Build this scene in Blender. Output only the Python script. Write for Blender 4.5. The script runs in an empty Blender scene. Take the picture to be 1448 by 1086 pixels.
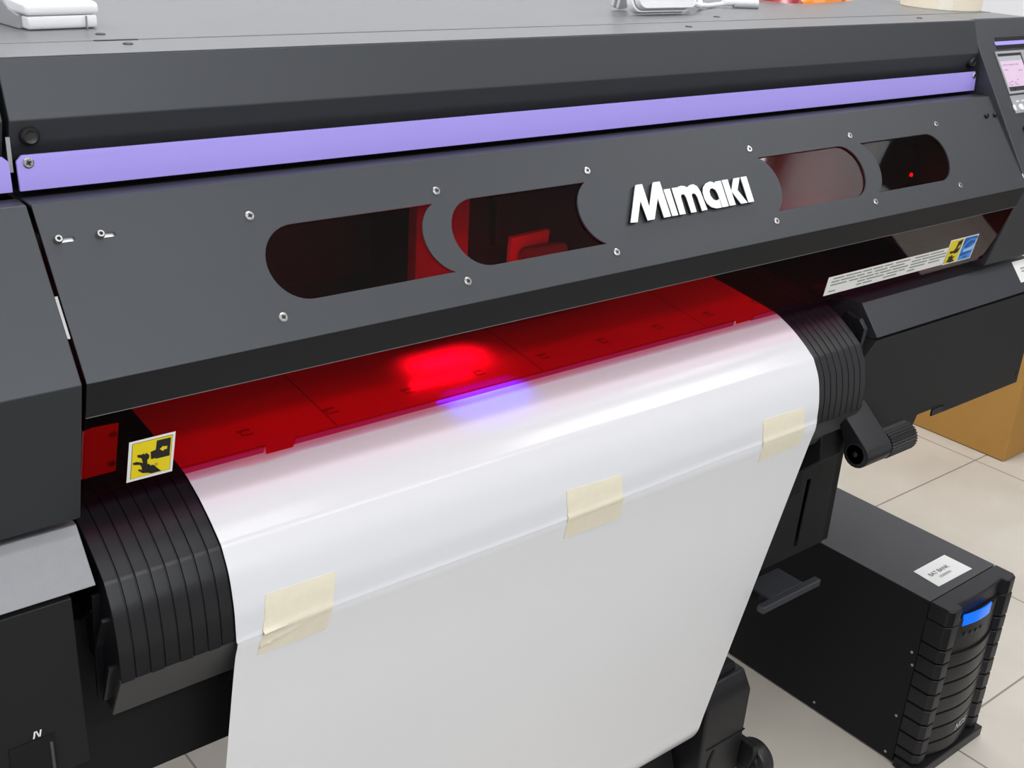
import bpy, bmesh, math, random
from mathutils import Vector, Matrix
random.seed(4)
C = bpy.context.scene.collection
sc = bpy.context.scene

# ------------------------------------------------------------------ materials
def mat(name, col, rough=.5, metal=0, spec=.5, grain=None, var=None, coat=0, emit=None, estr=0):
    m = bpy.data.materials.new(name); m.use_nodes = True
    nt = m.node_tree; b = nt.nodes['Principled BSDF']
    b.inputs['Base Color'].default_value = (*col, 1)
    b.inputs['Roughness'].default_value = rough
    b.inputs['Metallic'].default_value = metal
    b.inputs['Specular IOR Level'].default_value = spec
    b.inputs['Coat Weight'].default_value = coat
    if emit:
        b.inputs['Emission Color'].default_value = (*emit, 1); b.inputs['Emission Strength'].default_value = estr
    tc = nt.nodes.new('ShaderNodeTexCoord')
    if grain:
        n = nt.nodes.new('ShaderNodeTexNoise'); n.inputs['Scale'].default_value = grain[0]; n.inputs['Detail'].default_value = 2
        bp = nt.nodes.new('ShaderNodeBump'); bp.inputs['Strength'].default_value = grain[1]; bp.inputs['Distance'].default_value = .0004
        nt.links.new(tc.outputs['Object'], n.inputs['Vector']); nt.links.new(n.outputs['Fac'], bp.inputs['Height'])
        nt.links.new(bp.outputs['Normal'], b.inputs['Normal'])
    if var:
        n = nt.nodes.new('ShaderNodeTexNoise'); n.inputs['Scale'].default_value = var[0]; n.inputs['Detail'].default_value = 4
        mx = nt.nodes.new('ShaderNodeMix'); mx.data_type = 'RGBA'
        mx.inputs['A'].default_value = (*[c * (1 - var[1]) for c in col], 1); mx.inputs['B'].default_value = (*[min(1, c * (1 + var[1])) for c in col], 1)
        nt.links.new(tc.outputs['Object'], n.inputs['Vector']); nt.links.new(n.outputs['Fac'], mx.inputs['Factor'])
        nt.links.new(mx.outputs['Result'], b.inputs['Base Color'])
    return m

PAINT = mat('charcoal_paint', (.050, .0535, .060), .46, metal=.45, spec=.5, grain=(1400, .25), var=(3, .04))
DECKP = mat('grey_deck_paint', (.165, .166, .171), .36, metal=.25, spec=.55, grain=(1400, .2), var=(4, .05))
LIDLIT = mat('lid_paint_lit', (.25, .252, .265), .5, metal=.3, spec=.5, grain=(1300, .35), var=(60, .06))  # right lid's paint with the ceiling lamp's reflection put into its colour
BLACKP = mat('black_painted_steel', (.0125, .0125, .013), .5, spec=.28, grain=(1200, .15), var=(4, .06))
UNDER = mat('matt_black', (.008, .008, .009), .6, spec=.25, var=(5, .1))
PLASTIC = mat('black_plastic', (.0105, .0105, .0125), .35, spec=.34, var=(5, .1))
RUBBER = mat('black_rubber', (.012, .012, .012), .42, spec=.5, var=(8, .1))
PURPLE = mat('lavender_anodised', (.375, .31, .80), .42, spec=.4, grain=(1500, .15), var=(5, .04))
SILVER = mat('brushed_silver', (.72, .72, .73), .34, metal=.85, grain=(900, .1), var=(40, .04))
STEEL = mat('bright_steel', (.45, .45, .44), .3, metal=1, var=(200, .08))
DULL = mat('dull_zinc', (.40, .40, .41), .45, metal=.7, var=(60, .05))
LOGOS = mat('satin_silver_letters', (.74, .74, .75), .4, metal=.25, var=(70, .06))
WHITEP = mat('white_plastic', (.84, .84, .85), .32, var=(8, .015))
GREYP = mat('grey_plastic', (.33, .33, .35), .42, var=(8, .04))
STICKW = mat('sticker_white', (.86, .86, .84), .4, var=(30, .02))
STICKY = mat('sticker_yellow', (.86, .68, .01), .4, var=(30, .03))
STICKB = mat('sticker_blue', (.05, .33, .86), .4, var=(30, .05))
STICKD = mat('sticker_dark_blue', (.015, .09, .42), .4, var=(30, .05))
INK = mat('sticker_black', (.012, .012, .012), .45, var=(30, .05))
INKG = mat('grey_ink', (.3, .3, .28), .5, var=(30, .1))
TAPE = mat('masking_tape', (.80, .74, .585), .55, spec=.3, grain=(900, .35), var=(90, .05))
ROLLT = mat('cream_tape_roll', (.86, .78, .62), .5, spec=.3, grain=(600, .2), var=(40, .03))
CARD = mat('cardboard', (.44, .235, .062), .75, spec=.2, grain=(300, .2), var=(10, .08))
CARDD = mat('cardboard_brown', (.40, .23, .08), .75, spec=.2, grain=(300, .2), var=(10, .08))
ORANGE = mat('orange_film', (.86, .24, .01), .25, spec=.6, var=(22, .3))
REDF = mat('red_print', (.25, .01, .02), .3, var=(22, .3))
WHITEBLK = mat('white_label', (.80, .78, .76), .5, var=(50, .03))
CARRG = mat('carriage_grey', (.24, .24, .25), .5, var=(9, .08))
SCREEN = mat('blue_display', (.01, .08, .5), .2, emit=(.0, .18, 1), estr=.75, var=(80, .05))
LCD = mat('pink_lcd', (.55, .42, .53), .3, emit=(.80, .58, .78), estr=.24, var=(60, .05))
LCDINK = mat('lcd_ink', (.35, .2, .33), .3, emit=(.5, .32, .48), estr=.3, var=(60, .05))
LCDGREY = mat('lcd_grey', (.36, .38, .40), .3, emit=(.4, .42, .44), estr=.2, var=(60, .05))
LEDRED = mat('red_led', (.5, .0, .01), .3, emit=(1, .05, .05), estr=6, var=(60, .05))
WALLM = mat('white_wall_paint', (.80, .80, .82), .8, spec=.2, grain=(200, .1), var=(2, .02))
CEILM = mat('ceiling_paint', (.42, .42, .43), .9, spec=.1, var=(2, .02))
STANDINM = mat('standin_door_dark', (.03, .022, .02), .6, spec=.2, var=(6, .1))

def mat_acrylic(name='red_acrylic', ca=(.90, .025, .13), cb=(.92, .03, .15)):
    m = bpy.data.materials.new(name); m.use_nodes = True
    nt = m.node_tree; nt.nodes.clear()
    o = nt.nodes.new('ShaderNodeOutputMaterial'); mx = nt.nodes.new('ShaderNodeMixShader')
    t = nt.nodes.new('ShaderNodeBsdfTransparent'); g = nt.nodes.new('ShaderNodeBsdfGlossy')
    f = nt.nodes.new('ShaderNodeFresnel'); f.inputs['IOR'].default_value = 1.45
    n = nt.nodes.new('ShaderNodeTexNoise'); n.inputs['Scale'].default_value = 25
    tc = nt.nodes.new('ShaderNodeTexCoord'); nt.links.new(tc.outputs['Object'], n.inputs['Vector'])
    c = nt.nodes.new('ShaderNodeMix'); c.data_type = 'RGBA'
    c.inputs['A'].default_value = (*ca, 1); c.inputs['B'].default_value = (*cb, 1)
    nt.links.new(n.outputs['Fac'], c.inputs['Factor']); nt.links.new(c.outputs['Result'], t.inputs['Color'])
    g.inputs['Roughness'].default_value = .03
    geo = nt.nodes.new('ShaderNodeNewGeometry'); inv = nt.nodes.new('ShaderNodeMath'); inv.operation = 'SUBTRACT'; inv.inputs[0].default_value = 1
    ml = nt.nodes.new('ShaderNodeMath'); ml.operation = 'MULTIPLY'      # reflect on the outer faces only: no total reflection inside the thin sheet
    nt.links.new(geo.outputs['Backfacing'], inv.inputs[1]); nt.links.new(inv.outputs[0], ml.inputs[0]); nt.links.new(f.outputs['Fac'], ml.inputs[1])
    nt.links.new(ml.outputs[0], mx.inputs['Fac']); nt.links.new(t.outputs['BSDF'], mx.inputs[1]); nt.links.new(g.outputs['BSDF'], mx.inputs[2])
    nt.links.new(mx.outputs['Shader'], o.inputs['Surface'])
    return m
ACRYL = mat_acrylic()
ACRYLE = mat_acrylic('red_acrylic_thin_edge', (.90, .25, .56), (.92, .27, .58))

def mat_paper(name, col, seams):
    m = mat(name, col, .38, spec=.45, var=(3, .012))
    nt = m.node_tree; b = nt.nodes['Principled BSDF']
    b.inputs['Coat Weight'].default_value = .8; b.inputs['Coat Roughness'].default_value = .16
    # very gentle waviness of the hanging film
    tc = nt.nodes.new('ShaderNodeTexCoord'); n = nt.nodes.new('ShaderNodeTexNoise'); n.inputs['Scale'].default_value = 7
    bp = nt.nodes.new('ShaderNodeBump'); bp.inputs['Strength'].default_value = .25; bp.inputs['Distance'].default_value = .004
    nt.links.new(tc.outputs['Object'], n.inputs['Vector']); nt.links.new(n.outputs['Fac'], bp.inputs['Height']); nt.links.new(bp.outputs['Normal'], b.inputs['Normal'])
    if seams:
        # platen joints and hole marks that show through the thin film where it lies on the platen
        L = nt.links; geo = nt.nodes.new('ShaderNodeNewGeometry'); sep = nt.nodes.new('ShaderNodeSeparateXYZ'); L.new(geo.outputs['Position'], sep.inputs[0])
        X, Y = sep.outputs[0], sep.outputs[1]
        def M(op, a, bb=None):
            n_ = nt.nodes.new('ShaderNodeMath'); n_.operation = op
            for i, v in enumerate((a, bb)):
                if v is None: continue
                if isinstance(v, (int, float)): n_.inputs[i].default_value = v
                else: L.new(v, n_.inputs[i])
            return n_.outputs[0]
        def band(o, c, hw): return M('LESS_THAN', M('ABSOLUTE', M('SUBTRACT', o, c)), hw)
        seam = None
        for x in (.5500, .8280, 1.1120):
            q_ = band(X, x, .0008); seam = q_ if seam is None else M('MAXIMUM', seam, q_)
        seam = M('MULTIPLY', seam, M('GREATER_THAN', Y, .920))
        fx = M('MULTIPLY', M('FRACT', M('DIVIDE', M('SUBTRACT', X, .020), .0975)), .0975)
        e = M('MULTIPLY', band(fx, .050, .0070), band(Y, .9500, .0020))
        e = M('MAXIMUM', e, M('MULTIPLY', band(fx, .053, .0050), band(Y, .9420, .0016)))
        e = M('MAXIMUM', e, M('MULTIPLY', band(fx, .046, .0012), band(Y, .9460, .0060)))
        msk = M('MAXIMUM', seam, M('MULTIPLY', e, .8))
        old = b.inputs['Base Color'].links[0].from_socket
        mx2 = nt.nodes.new('ShaderNodeMix'); mx2.data_type = 'RGBA'; L.new(msk, mx2.inputs['Factor']); L.new(old, mx2.inputs['A']); mx2.inputs['B'].default_value = (.25, .25, .26, 1)
        L.new(mx2.outputs['Result'], b.inputs['Base Color'])
    return m
PAPER = mat_paper('white_film', (.735, .74, .765), True)
PAPER2 = mat_paper('white_leader_film', (.82, .825, .845), False)

def mat_floor():
    m = mat('beige_floor_tiles', (.6, .55, .48), .32, spec=.45)
    nt = m.node_tree; b = nt.nodes['Principled BSDF']; L = nt.links
    geo = nt.nodes.new('ShaderNodeNewGeometry'); sep = nt.nodes.new('ShaderNodeSeparateXYZ'); L.new(geo.outputs['Position'], sep.inputs[0])
    def M(op, a, bb=None):
        n = nt.nodes.new('ShaderNodeMath'); n.operation = op
        for i, v in enumerate((a, bb)):
            if v is None: continue
            if isinstance(v, (int, float)): n.inputs[i].default_value = v
            else: L.new(v, n.inputs[i])
        return n.outputs[0]
    def grout(o, x0, dx):
        f = M('FRACT', M('DIVIDE', M('ADD', M('SUBTRACT', o, x0), 20 * dx + dx / 2), dx))
        return M('LESS_THAN', M('ABSOLUTE', M('SUBTRACT', f, .5)), .0022 / dx)
    g = M('MAXIMUM', grout(sep.outputs[0], 1.778, .581), grout(sep.outputs[1], .783, .607))
    n1 = nt.nodes.new('ShaderNodeTexNoise'); n1.inputs['Scale'].default_value = 3.2; n1.inputs['Detail'].default_value = 6; L.new(geo.outputs['Position'], n1.inputs['Vector'])
    r = nt.nodes.new('ShaderNodeMapRange'); r.inputs['From Min'].default_value = .3; r.inputs['From Max'].default_value = .7; L.new(n1.outputs['Fac'], r.inputs['Value'])
    c1 = nt.nodes.new('ShaderNodeMix'); c1.data_type = 'RGBA'; c1.inputs['A'].default_value = (.55, .50, .43, 1); c1.inputs['B'].default_value = (.66, .615, .54, 1); L.new(r.outputs[0], c1.inputs['Factor'])
    c2 = nt.nodes.new('ShaderNodeMix'); c2.data_type = 'RGBA'; L.new(g, c2.inputs['Factor']); L.new(c1.outputs['Result'], c2.inputs['A']); c2.inputs['B'].default_value = (.27, .235, .20, 1)
    L.new(c2.outputs['Result'], b.inputs['Base Color'])
    return m
FLOORM = mat_floor()

# ------------------------------------------------------------------ helpers
def ob(name, bm, m, parent=None, bevel=0, smooth=False, seg=2, ang=40):
    if isinstance(bm, bmesh.types.BMesh):
        bmesh.ops.recalc_face_normals(bm, faces=bm.faces)
        me = bpy.data.meshes.new(name); bm.to_mesh(me); bm.free()
    else:
        me = bm; me.name = name
    xs = [v.co for v in me.vertices]
    lo = Vector([min(v[i] for v in xs) for i in range(3)]); hi = Vector([max(v[i] for v in xs) for i in range(3)])
    c = (lo + hi) / 2
    me.transform(Matrix.Translation(-c))
    ms = m if isinstance(m, (list, tuple)) else [m]
    if not len(me.materials):
        for q in ms: me.materials.append(q)
    o = bpy.data.objects.new(name, me); C.objects.link(o)
    w = c.copy()
    if parent is not None:
        o.parent = parent; w = c - wloc(parent)
    o.location = w
    if smooth:
        for p in me.polygons: p.use_smooth = True
        me.set_sharp_from_angle(angle=math.radians(38))
    if bevel:
        b = o.modifiers.new('bev', 'BEVEL'); b.width = bevel; b.segments = seg; b.limit_method = 'ANGLE'; b.angle_limit = math.radians(ang)
        if not smooth:
            for p in me.polygons: p.use_smooth = True
            w_ = o.modifiers.new('wn', 'WEIGHTED_NORMAL'); w_.keep_sharp = True
    return o
def wloc(o):
    v = Vector((0, 0, 0))
    while o is not None: v += o.location; o = o.parent
    return v
def thing(name, label, cat, loc, group=None):
    o = bpy.data.objects.new(name, None); C.objects.link(o); o.location = loc
    o.empty_display_size = .05
    o['label'] = label; o['category'] = cat
    if group: o['group'] = group
    return o
def tag(o, label, cat, group=None):
    o['label'] = label; o['category'] = cat
    if group: o['group'] = group
    return o
def struct(name, bm, m):
    o = ob(name, bm, m); o['kind'] = 'structure'; return o

def NB(): return bmesh.new()
def add_box(bm, x0, x1, y0, y1, z0, z1, mi=0):
    vs = [bm.verts.new((x, y, z)) for x in (x0, x1) for y in (y0, y1) for z in (z0, z1)]
    fs = [(0, 1, 3, 2), (4, 6, 7, 5), (0, 4, 5, 1), (2, 3, 7, 6), (0, 2, 6, 4), (1, 5, 7, 3)]
    for f in fs:
        q = bm.faces.new([vs[i] for i in f]); q.material_index = mi
    return bm
def box(*a): return add_box(NB(), *a)
def add_poly(bm, pts, axis, a0, a1, mi=0):
    # extrude a polygon along an axis: 'x' pts=(y,z); 'y' pts=(x,z); 'z' pts=(x,y)
    def P(p, a): return {'x': (a, p[0], p[1]), 'y': (p[0], a, p[1]), 'z': (p[0], p[1], a)}[axis]
    A = [bm.verts.new(P(p, a0)) for p in pts]; B = [bm.verts.new(P(p, a1)) for p in pts]
    n = len(pts)
    for f in [A, B[::-1]] + [[A[i], A[(i + 1) % n], B[(i + 1) % n], B[i]] for i in range(n)]:
        q = bm.faces.new(f); q.material_index = mi
    return bm
def prism(pts, axis, a0, a1): return add_poly(NB(), pts, axis, a0, a1)
def add_lathe(bm, prof, org, axis, seg=24, mi=0):
    # prof = [(r, h)...] along the axis vector from org
    ax = Vector(axis).normalized(); u = ax.orthogonal().normalized(); v = ax.cross(u); org = Vector(org)
    rings = []
    for r, h in prof:
        if r < 1e-6: rings.append([bm.verts.new(org + ax * h)])
        else: rings.append([bm.verts.new(org + ax * h + (u * math.cos(2 * math.pi * k / seg) + v * math.sin(2 * math.pi * k / seg)) * r) for k in range(seg)])
    for a, b in zip(rings[:-1], rings[1:]):
        for k in range(seg):
            k2 = (k + 1) % seg
            if len(a) == 1 and len(b) == 1: continue
            f = [a[0], b[k2], b[k]] if len(a) == 1 else ([a[k], a[k2], b[0]] if len(b) == 1 else [a[k], a[k2], b[k2], b[k]])
            q = bm.faces.new(f); q.material_index = mi
    for rr in (rings[0], rings[-1]):
        if len(rr) > 1:
            q = bm.faces.new(rr); q.material_index = mi
    return bm
def lathe(*a, **k): return add_lathe(NB(), *a, **k)
def add_tube(bm, pts, r, seg=10, mi=0):
    pts = [Vector(p) for p in pts]; rings = []
    up = Vector((.13, .21, .97))
    for i, p in enumerate(pts):
        d = (pts[min(i + 1, len(pts) - 1)] - pts[max(i - 1, 0)]).normalized()
        u = d.cross(up).normalized(); v = d.cross(u)
        rings.append([bm.verts.new(p + (u * math.cos(2 * math.pi * k / seg) + v * math.sin(2 * math.pi * k / seg)) * r) for k in range(seg)])
    for a, b in zip(rings[:-1], rings[1:]):
        for k in range(seg):
            q = bm.faces.new([a[k], a[(k + 1) % seg], b[(k + 1) % seg], b[k]]); q.material_index = mi
    bm.faces.new(rings[0]).material_index = mi; bm.faces.new(rings[-1]).material_index = mi
    return bm
def spline(P, n=8, lin=()):
    # Catmull-Rom through 2-D or 3-D points
    P = [Vector(p) for p in P]; out = []
    for i in range(len(P) - 1):
        p0 = P[i - 1] if i > 0 else P[i] * 2 - P[i + 1]; p1, p2 = P[i], P[i + 1]
        p3 = P[i + 2] if i + 2 < len(P) else P[i + 1] * 2 - P[i]
        for k in range(n):
            t = k / n
            out.append(.5 * ((2 * p1) + (p2 - p0) * t + (2 * p0 - 5 * p1 + 4 * p2 - p3) * t * t + (3 * p1 - p0 - 3 * p2 + p3) * t ** 3))
    out.append(P[-1]); return out
def frame(org, ex, ey):
    ex = Vector(ex).normalized(); ey = Vector(ey).normalized(); n = ex.cross(ey)
    M = Matrix.Identity(4)
    for i in range(3):
        M[i][0], M[i][1], M[i][2], M[i][3] = ex[i], ey[i], n[i], org[i]
    return M
def plate(outlines, t, M, z0=0.0):
    # flat plate with holes: outlines in the plane of frame M, thickness t, from z0 up along the normal
    cu = bpy.data.curves.new('tmp', 'CURVE'); cu.dimensions = '2D'; cu.fill_mode = 'BOTH'; cu.extrude = t / 2
    for ol in outlines:
        s = cu.splines.new('POLY'); s.points.add(len(ol) - 1); s.use_cyclic_u = True
        for p, q in zip(s.points, ol): p.co = (q[0], q[1], 0, 1)
    o = bpy.data.objects.new('tmp', cu); C.objects.link(o)
    dg = bpy.context.evaluated_depsgraph_get()
    me = bpy.data.meshes.new_from_object(o.evaluated_get(dg))
    bpy.data.objects.remove(o); bpy.data.curves.remove(cu)
    me.materials.clear()
    me.transform(Matrix.Translation((0, 0, z0 + t / 2))); me.transform(M)
    bm = NB(); bm.from_mesh(me); bpy.data.meshes.remove(me)
    bmesh.ops.remove_doubles(bm, verts=bm.verts, dist=1e-6)
    return bm
def text_bm(txt, size, M, t=.0002, shear=0):
    cu = bpy.data.curves.new('tmp', 'FONT'); cu.body = txt; cu.size = size; cu.extrude = t / 2; cu.shear = shear; cu.align_x = 'CENTER'; cu.align_y = 'CENTER'
    o = bpy.data.objects.new('tmp', cu); C.objects.link(o)
    dg = bpy.context.evaluated_depsgraph_get()
    me = bpy.data.meshes.new_from_object(o.evaluated_get(dg))
    bpy.data.objects.remove(o); bpy.data.curves.remove(cu)
    me.materials.clear(); me.transform(M)
    bm = NB(); bm.from_mesh(me); bpy.data.meshes.remove(me); return bm
def join(dst, src, mi=0):
    for f in src.faces: f.material_index = mi
    me = bpy.data.meshes.new('j'); src.to_mesh(me); src.free(); dst.from_mesh(me); bpy.data.meshes.remove(me); return dst
def off_line(pts, d):
    # offset a 2-D polyline sideways by d
    out = []
    for i, p in enumerate(pts):
        a = Vector(pts[max(i - 1, 0)][:2]); b = Vector(pts[min(i + 1, len(pts) - 1)][:2])
        t = (b - a).normalized(); out.append((p[0] - t.y * d, p[1] + t.x * d))
    return out
def rect(x0, x1, y0, y1): return [(x0, y0), (x1, y0), (x1, y1), (x0, y1)]
def rrect(x0, x1, y0, y1, r, n=5):
    out = []
    for cx, cy, a in ((x1 - r, y0 + r, -90), (x1 - r, y1 - r, 0), (x0 + r, y1 - r, 90), (x0 + r, y0 + r, 180)):
        for k in range(n + 1):
            t = math.radians(a + 90 * k / n); out.append((cx + r * math.cos(t), cy + r * math.sin(t)))
    return out

# ------------------------------------------------------------------ key planes of the printer (metres; z up from the floor)
XL, XR = .270, 1.690
COV_A, COV_B = Vector((0, .9107, 1.1813)), Vector((0, .8216, 1.0614))
WIN_A, WIN_B = Vector((0, .832, 1.028)), Vector((0, .859, .946))
FC = frame(COV_A, (1, 0, 0), COV_A - COV_B)      # cover plane: x, -distance down the slope
FW = frame(WIN_A, (1, 0, 0), WIN_A - WIN_B)      # lower window plane
RH_A, RH_B = Vector((0, .9696, 1.2835)), Vector((0, .8335, 1.0815))
FR = frame(RH_A, (1, 0, 0), RH_A - RH_B)         # control panel face
LID_A, LID_B = Vector((0, .873, .913)), Vector((0, .838, .871))
FL = frame(LID_A, (1, 0, 0), LID_A - LID_B)

printer = thing('wide_format_printer', 'big charcoal wide-format printer with lavender stripe, red windows and white film feeding out', 'printer', (1.0, 1.2, 0))
PR = printer

# ---- hood: deck strip, sloped fascia, recessed band
HOOD = [(1.0325, 1.2855), (.9605, 1.2855), (.9440, 1.2400), (.9565, 1.2065), (1.0325, 1.2065)]
hood = ob('hood', prism(HOOD, 'x', XL, XR), PAINT, PR, bevel=.0012)
ob('hood_top', prism([(1.0325, 1.2856), (.9613, 1.2856), (.9613, 1.2862), (1.0325, 1.2862)], 'x', XL, XR), DECKP, hood)
topp = ob('top_panel', prism([(1.62, 1.2866), (1.0368, 1.2866), (1.0368, 1.240), (1.62, 1.240)], 'x', .02, 1.868), DECKP, PR, bevel=.001)
ob('rear_body', box(XL, XR, 1.12, 1.62, .80, 1.239), UNDER, PR)
ob('inner_roof', box(XL, XR, .940, 1.119, 1.176, 1.1790), UNDER, PR)
# flat round screws and the slit on the deck
for p in ((.3947, 1.0708), (1.2296, 1.0708)):
    ob('deck_screw', lathe([(.0045, 0), (.0045, .0007), (.0032, .0012), (0, .0012)], (p[0], p[1], 1.2866), (0, 0, 1), 16), PAINT, topp, smooth=False)
for p in ((.3952, 1.0085), (1.0926, .9941), (1.60, .999)):
    ob('deck_screw', lathe([(.0045, 0), (.0045, .0007), (.0032, .0012), (0, .0012)], (p[0], p[1], 1.2862), (0, 0, 1), 16), PAINT, hood)
ob('deck_slit', box(.3756, .4142, 1.0315, 1.0365, 1.2857, 1.2866), UNDER, hood)
# round rubber bumpers in the recessed band
def bumper(x, z):
    b = ob('rubber_bumper', lathe([(.0078, -.002), (.0080, .002), (.0074, .0045), (.0055, .0064), (.0048, .0058), (.0018, .0056), (0, .0057)], (x, .9490, z), (0, -1, 0), 28), RUBBER, PR, smooth=True)
bumper(.2853, 1.2270); bumper(1.6800, 1.2265)

# ---- lavender strips (centre and left section)
def strip(x0, x1, cut):
    y0 = .9376
    M = frame((0, .9385, 1.2140), (1, 0, 0), (0, .0019, .0283))
    return ob('lavender_strip', plate([[(x0, -.0284), (x1, -.0284), (x1, -cut), (x1 - cut, 0), (x0 + cut, 0), (x0, -cut)]], .003, M, -.003), PURPLE, PR, bevel=.0006)
st = strip(.2705, 1.6865, .0045)
strip(.02, .2650, .0045)
def cross_screw(name, M, x, y, r, m, parent, h=.0012, washer=False, hexs=False):
    o = M @ Vector((x, y, 0)); n = (M.to_3x3() @ Vector((0, 0, 1)))
    bm = NB()
    add_lathe(bm, [(r, -.0005), (r, h * .55), (r * .78, h), (r * .42, h), (r * .42, h * .35), (0, h * .35)], o, n, 24, 0)
    bm2 = NB()
    if not hexs:
        for a in (25, 115):
            c, s = math.cos(math.radians(a)), math.sin(math.radians(a)); L, w = r * .52, r * .13
            P = [(x + c * u - s * v, y + s * u + c * v) for u, v in ((-L, -w), (L, -w), (L, w), (-L, w))]
            join(bm2, plate([P], .0002, M, h * .98 if True else 0), 1)
    else:
        join(bm2, plate([[(x + r * .40 * math.cos(k * math.pi / 3), y + r * .40 * math.sin(k * math.pi / 3)) for k in range(6)]], .0002, M, h * .6), 1)
    join2 = bmesh.new(); me = bpy.data.meshes.new('j'); bm.to_mesh(me); join2.from_mesh(me); bpy.data.meshes.remove(me)
    me = bpy.data.meshes.new('j'); bm2.to_mesh(me); join2.from_mesh(me); bpy.data.meshes.remove(me); bm.free(); bm2.free()
    return ob(name, join2, [m, INK], parent)
MS = frame((0, .9385, 1.2140), (1, 0, 0), (0, .0019, .0283))
cross_screw('screw', MS, .2795, -.0062, .0044, STEEL, st, .0016)
cross_screw('screw', MS, 1.6800, -.0062, .0044, STEEL, st, .0016)

# ---- front cover: sloped plate with four windows, top ledge and lower lip
WR, WC = .0355, -.0805
def arc(cx, cy, r, a0, a1, n=20):
    return [(cx + r * math.cos(math.radians(a0 + (a1 - a0) * k / n)), cy + r * math.sin(math.radians(a0 + (a1 - a0) * k / n))) for k in range(n + 1)]
def win_left_round(x0, x1):        # round left end at x0, right end bitten by a circle; x1 = tips
    h = math.degrees(math.asin(WR / .0394)); cx = x1 + .0394 * math.cos(math.radians(h))
    return arc(x0 + WR, WC, WR, 90, 270) + arc(cx, WC, .0394, 180 + h, 180 - h)
def win_right_round(x0, x1):
    h = math.degrees(math.asin(WR / .0394)); cx = x0 - .0394 * math.cos(math.radians(h))
    return arc(x1 - WR, WC, WR, -90, 90) + arc(cx, WC, .0394, h, -h)
WINS = [win_left_round(.4472, .6358), win_left_round(.6475, .8356), win_right_round(1.1215, 1.3172), win_right_round(1.3300, 1.5188)]
SLOT = [rrect(.2800, .2950, -.0340, -.0300, .0019), rrect(.3130, .3275, -.0345, -.0305, .0019)]
cover = ob('front_cover', plate([[(XL, -.1494), (XR, -.1494), (XR, 0), (XL, 0)]] + WINS + SLOT, .0022, FC, -.0022), PAINT, PR, bevel=.0005, ang=60)
# ledge behind the cover's top edge and the folded lower lip
ob('cover_ledge', prism([(.9105, 1.1808), (.9345, 1.1812), (.9345, 1.1795), (.9130, 1.1780)], 'x', XL, XR), PAINT, cover, bevel=.0004)
ob('cover_lip', prism([(.8216, 1.0612), (.832, 1.028), (.8345, 1.0285), (.8245, 1.0612)], 'x', XL, XR), BLACKP, cover, bevel=.0006)
ob('lip_highlight', prism([(.8318, 1.0280), (.8320, 1.0276), (.8345, 1.0279), (.8345, 1.0285)], 'x', XL, XR), CARRG, cover)  # lighter strip paints the highlight line under the lip
for i, w in enumerate(((.44, .645), (.640, .845), (1.112, 1.325), (1.320, 1.53))):
    ob('window_pane', plate([rect(w[0], w[1], -.123, -.038)], .003, FC, -.0056), ACRYL, cover)
for x in (.4463, .6455, .8445, 1.1120, 1.3155, 1.5200):
    for s in (-.0328, -.1274):
        cross_screw('cover_screw', FC, x, s, .0043, STEEL, cover, .0014)
for x, s in ((.2814, -.0316), (.3147, -.0320), (1.6557, -.0311), (1.6800, -.0312)):
    cross_screw('socket_bolt', FC, x, s, .0036, STEEL if x < 1 else PLASTIC, cover, .0044, hexs=True)
for x0, x1, s in ((.2795, .2955, -.032), (.3125, .3280, -.0325)):
    ob('slot_plate', plate([rect(x0, x1, s - .0035, s + .0035)], .001, FC, -.0040), SILVER, cover)
# raised silver name plate letters
LET = [
 [(.875, .0991), (.902, .0582), (.9034, .0578), (.9123, .0580), (.9108, .0850), (.9009, .0990), (.9009, .0765), (.8854, .0999)],
 [(.9005, .1000), (.9288, .0586), (.9306, .0578), (.9402, .0580), (.9379, .1000), (.9267, .1000), (.9281, .0765), (.9118, .1000)],
 [(.9418, .0679), (.9516, .0679), (.9496, .1000), (.9401, .1000)],
 [(.9551, .0677), (.9643, .0679), (.9657, .0673), (.9711, .0667), (.9761, .0679), (.9789, .0697), (.9844, .0675), (.9905, .0671), (.9955, .0700), (.9979, .0770), (.9983, .0997), (.9891, .0999), (.9900, .0834), (.9889, .0795), (.9865, .0779), (.9835, .0780), (.9817, .0800), (.9800, .0999), (.971, .1000), (.9721, .0812), (.9708, .0775), (.9683, .0767), (.9653, .0776), (.9639, .0800), (.9619, .1000), (.9523, .1000)],
 [(1.0255, .0700), (1.0232, .0680), (1.0191, .0669), (1.0113, .0684), (1.0052, .0724), (1.0014, .0785), (1.0002, .086), (1.0016, .0925), (1.0064, .0976), (1.0136, .1000), (1.0228, .1000), (1.0235, .0895), (1.0183, .0908), (1.0140, .0889), (1.0117, .0841), (1.0122, .0790), (1.0152, .0758), (1.0195, .0754), (1.0233, .0779), (1.0246, .0830), (1.0240, .1000), (1.0351, .0999), (1.0373, .0679), (1.0278, .0680)],
 [(1.0397, .0676), (1.0496, .0676), (1.0475, .0998), (1.037, .0998)],
 [(1.0488, .0825), (1.0602, .0676), (1.0713, .0676), (1.0597, .0824), (1.0688, .0997), (1.0571, .0997)],
 [(1.0733, .0674), (1.0835, .0674), (1.0807, .0997), (1.0704, .0997)]]
lg = NB()
for l in LET:
    P = [(x, -s) for x, s in l]
    join(lg, plate([P], .0034, FC, .0003), 1); join(lg, plate([P], .0008, FC, .0037), 0)
ob('name_plate', lg, [LOGOS, INK], cover)

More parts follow.
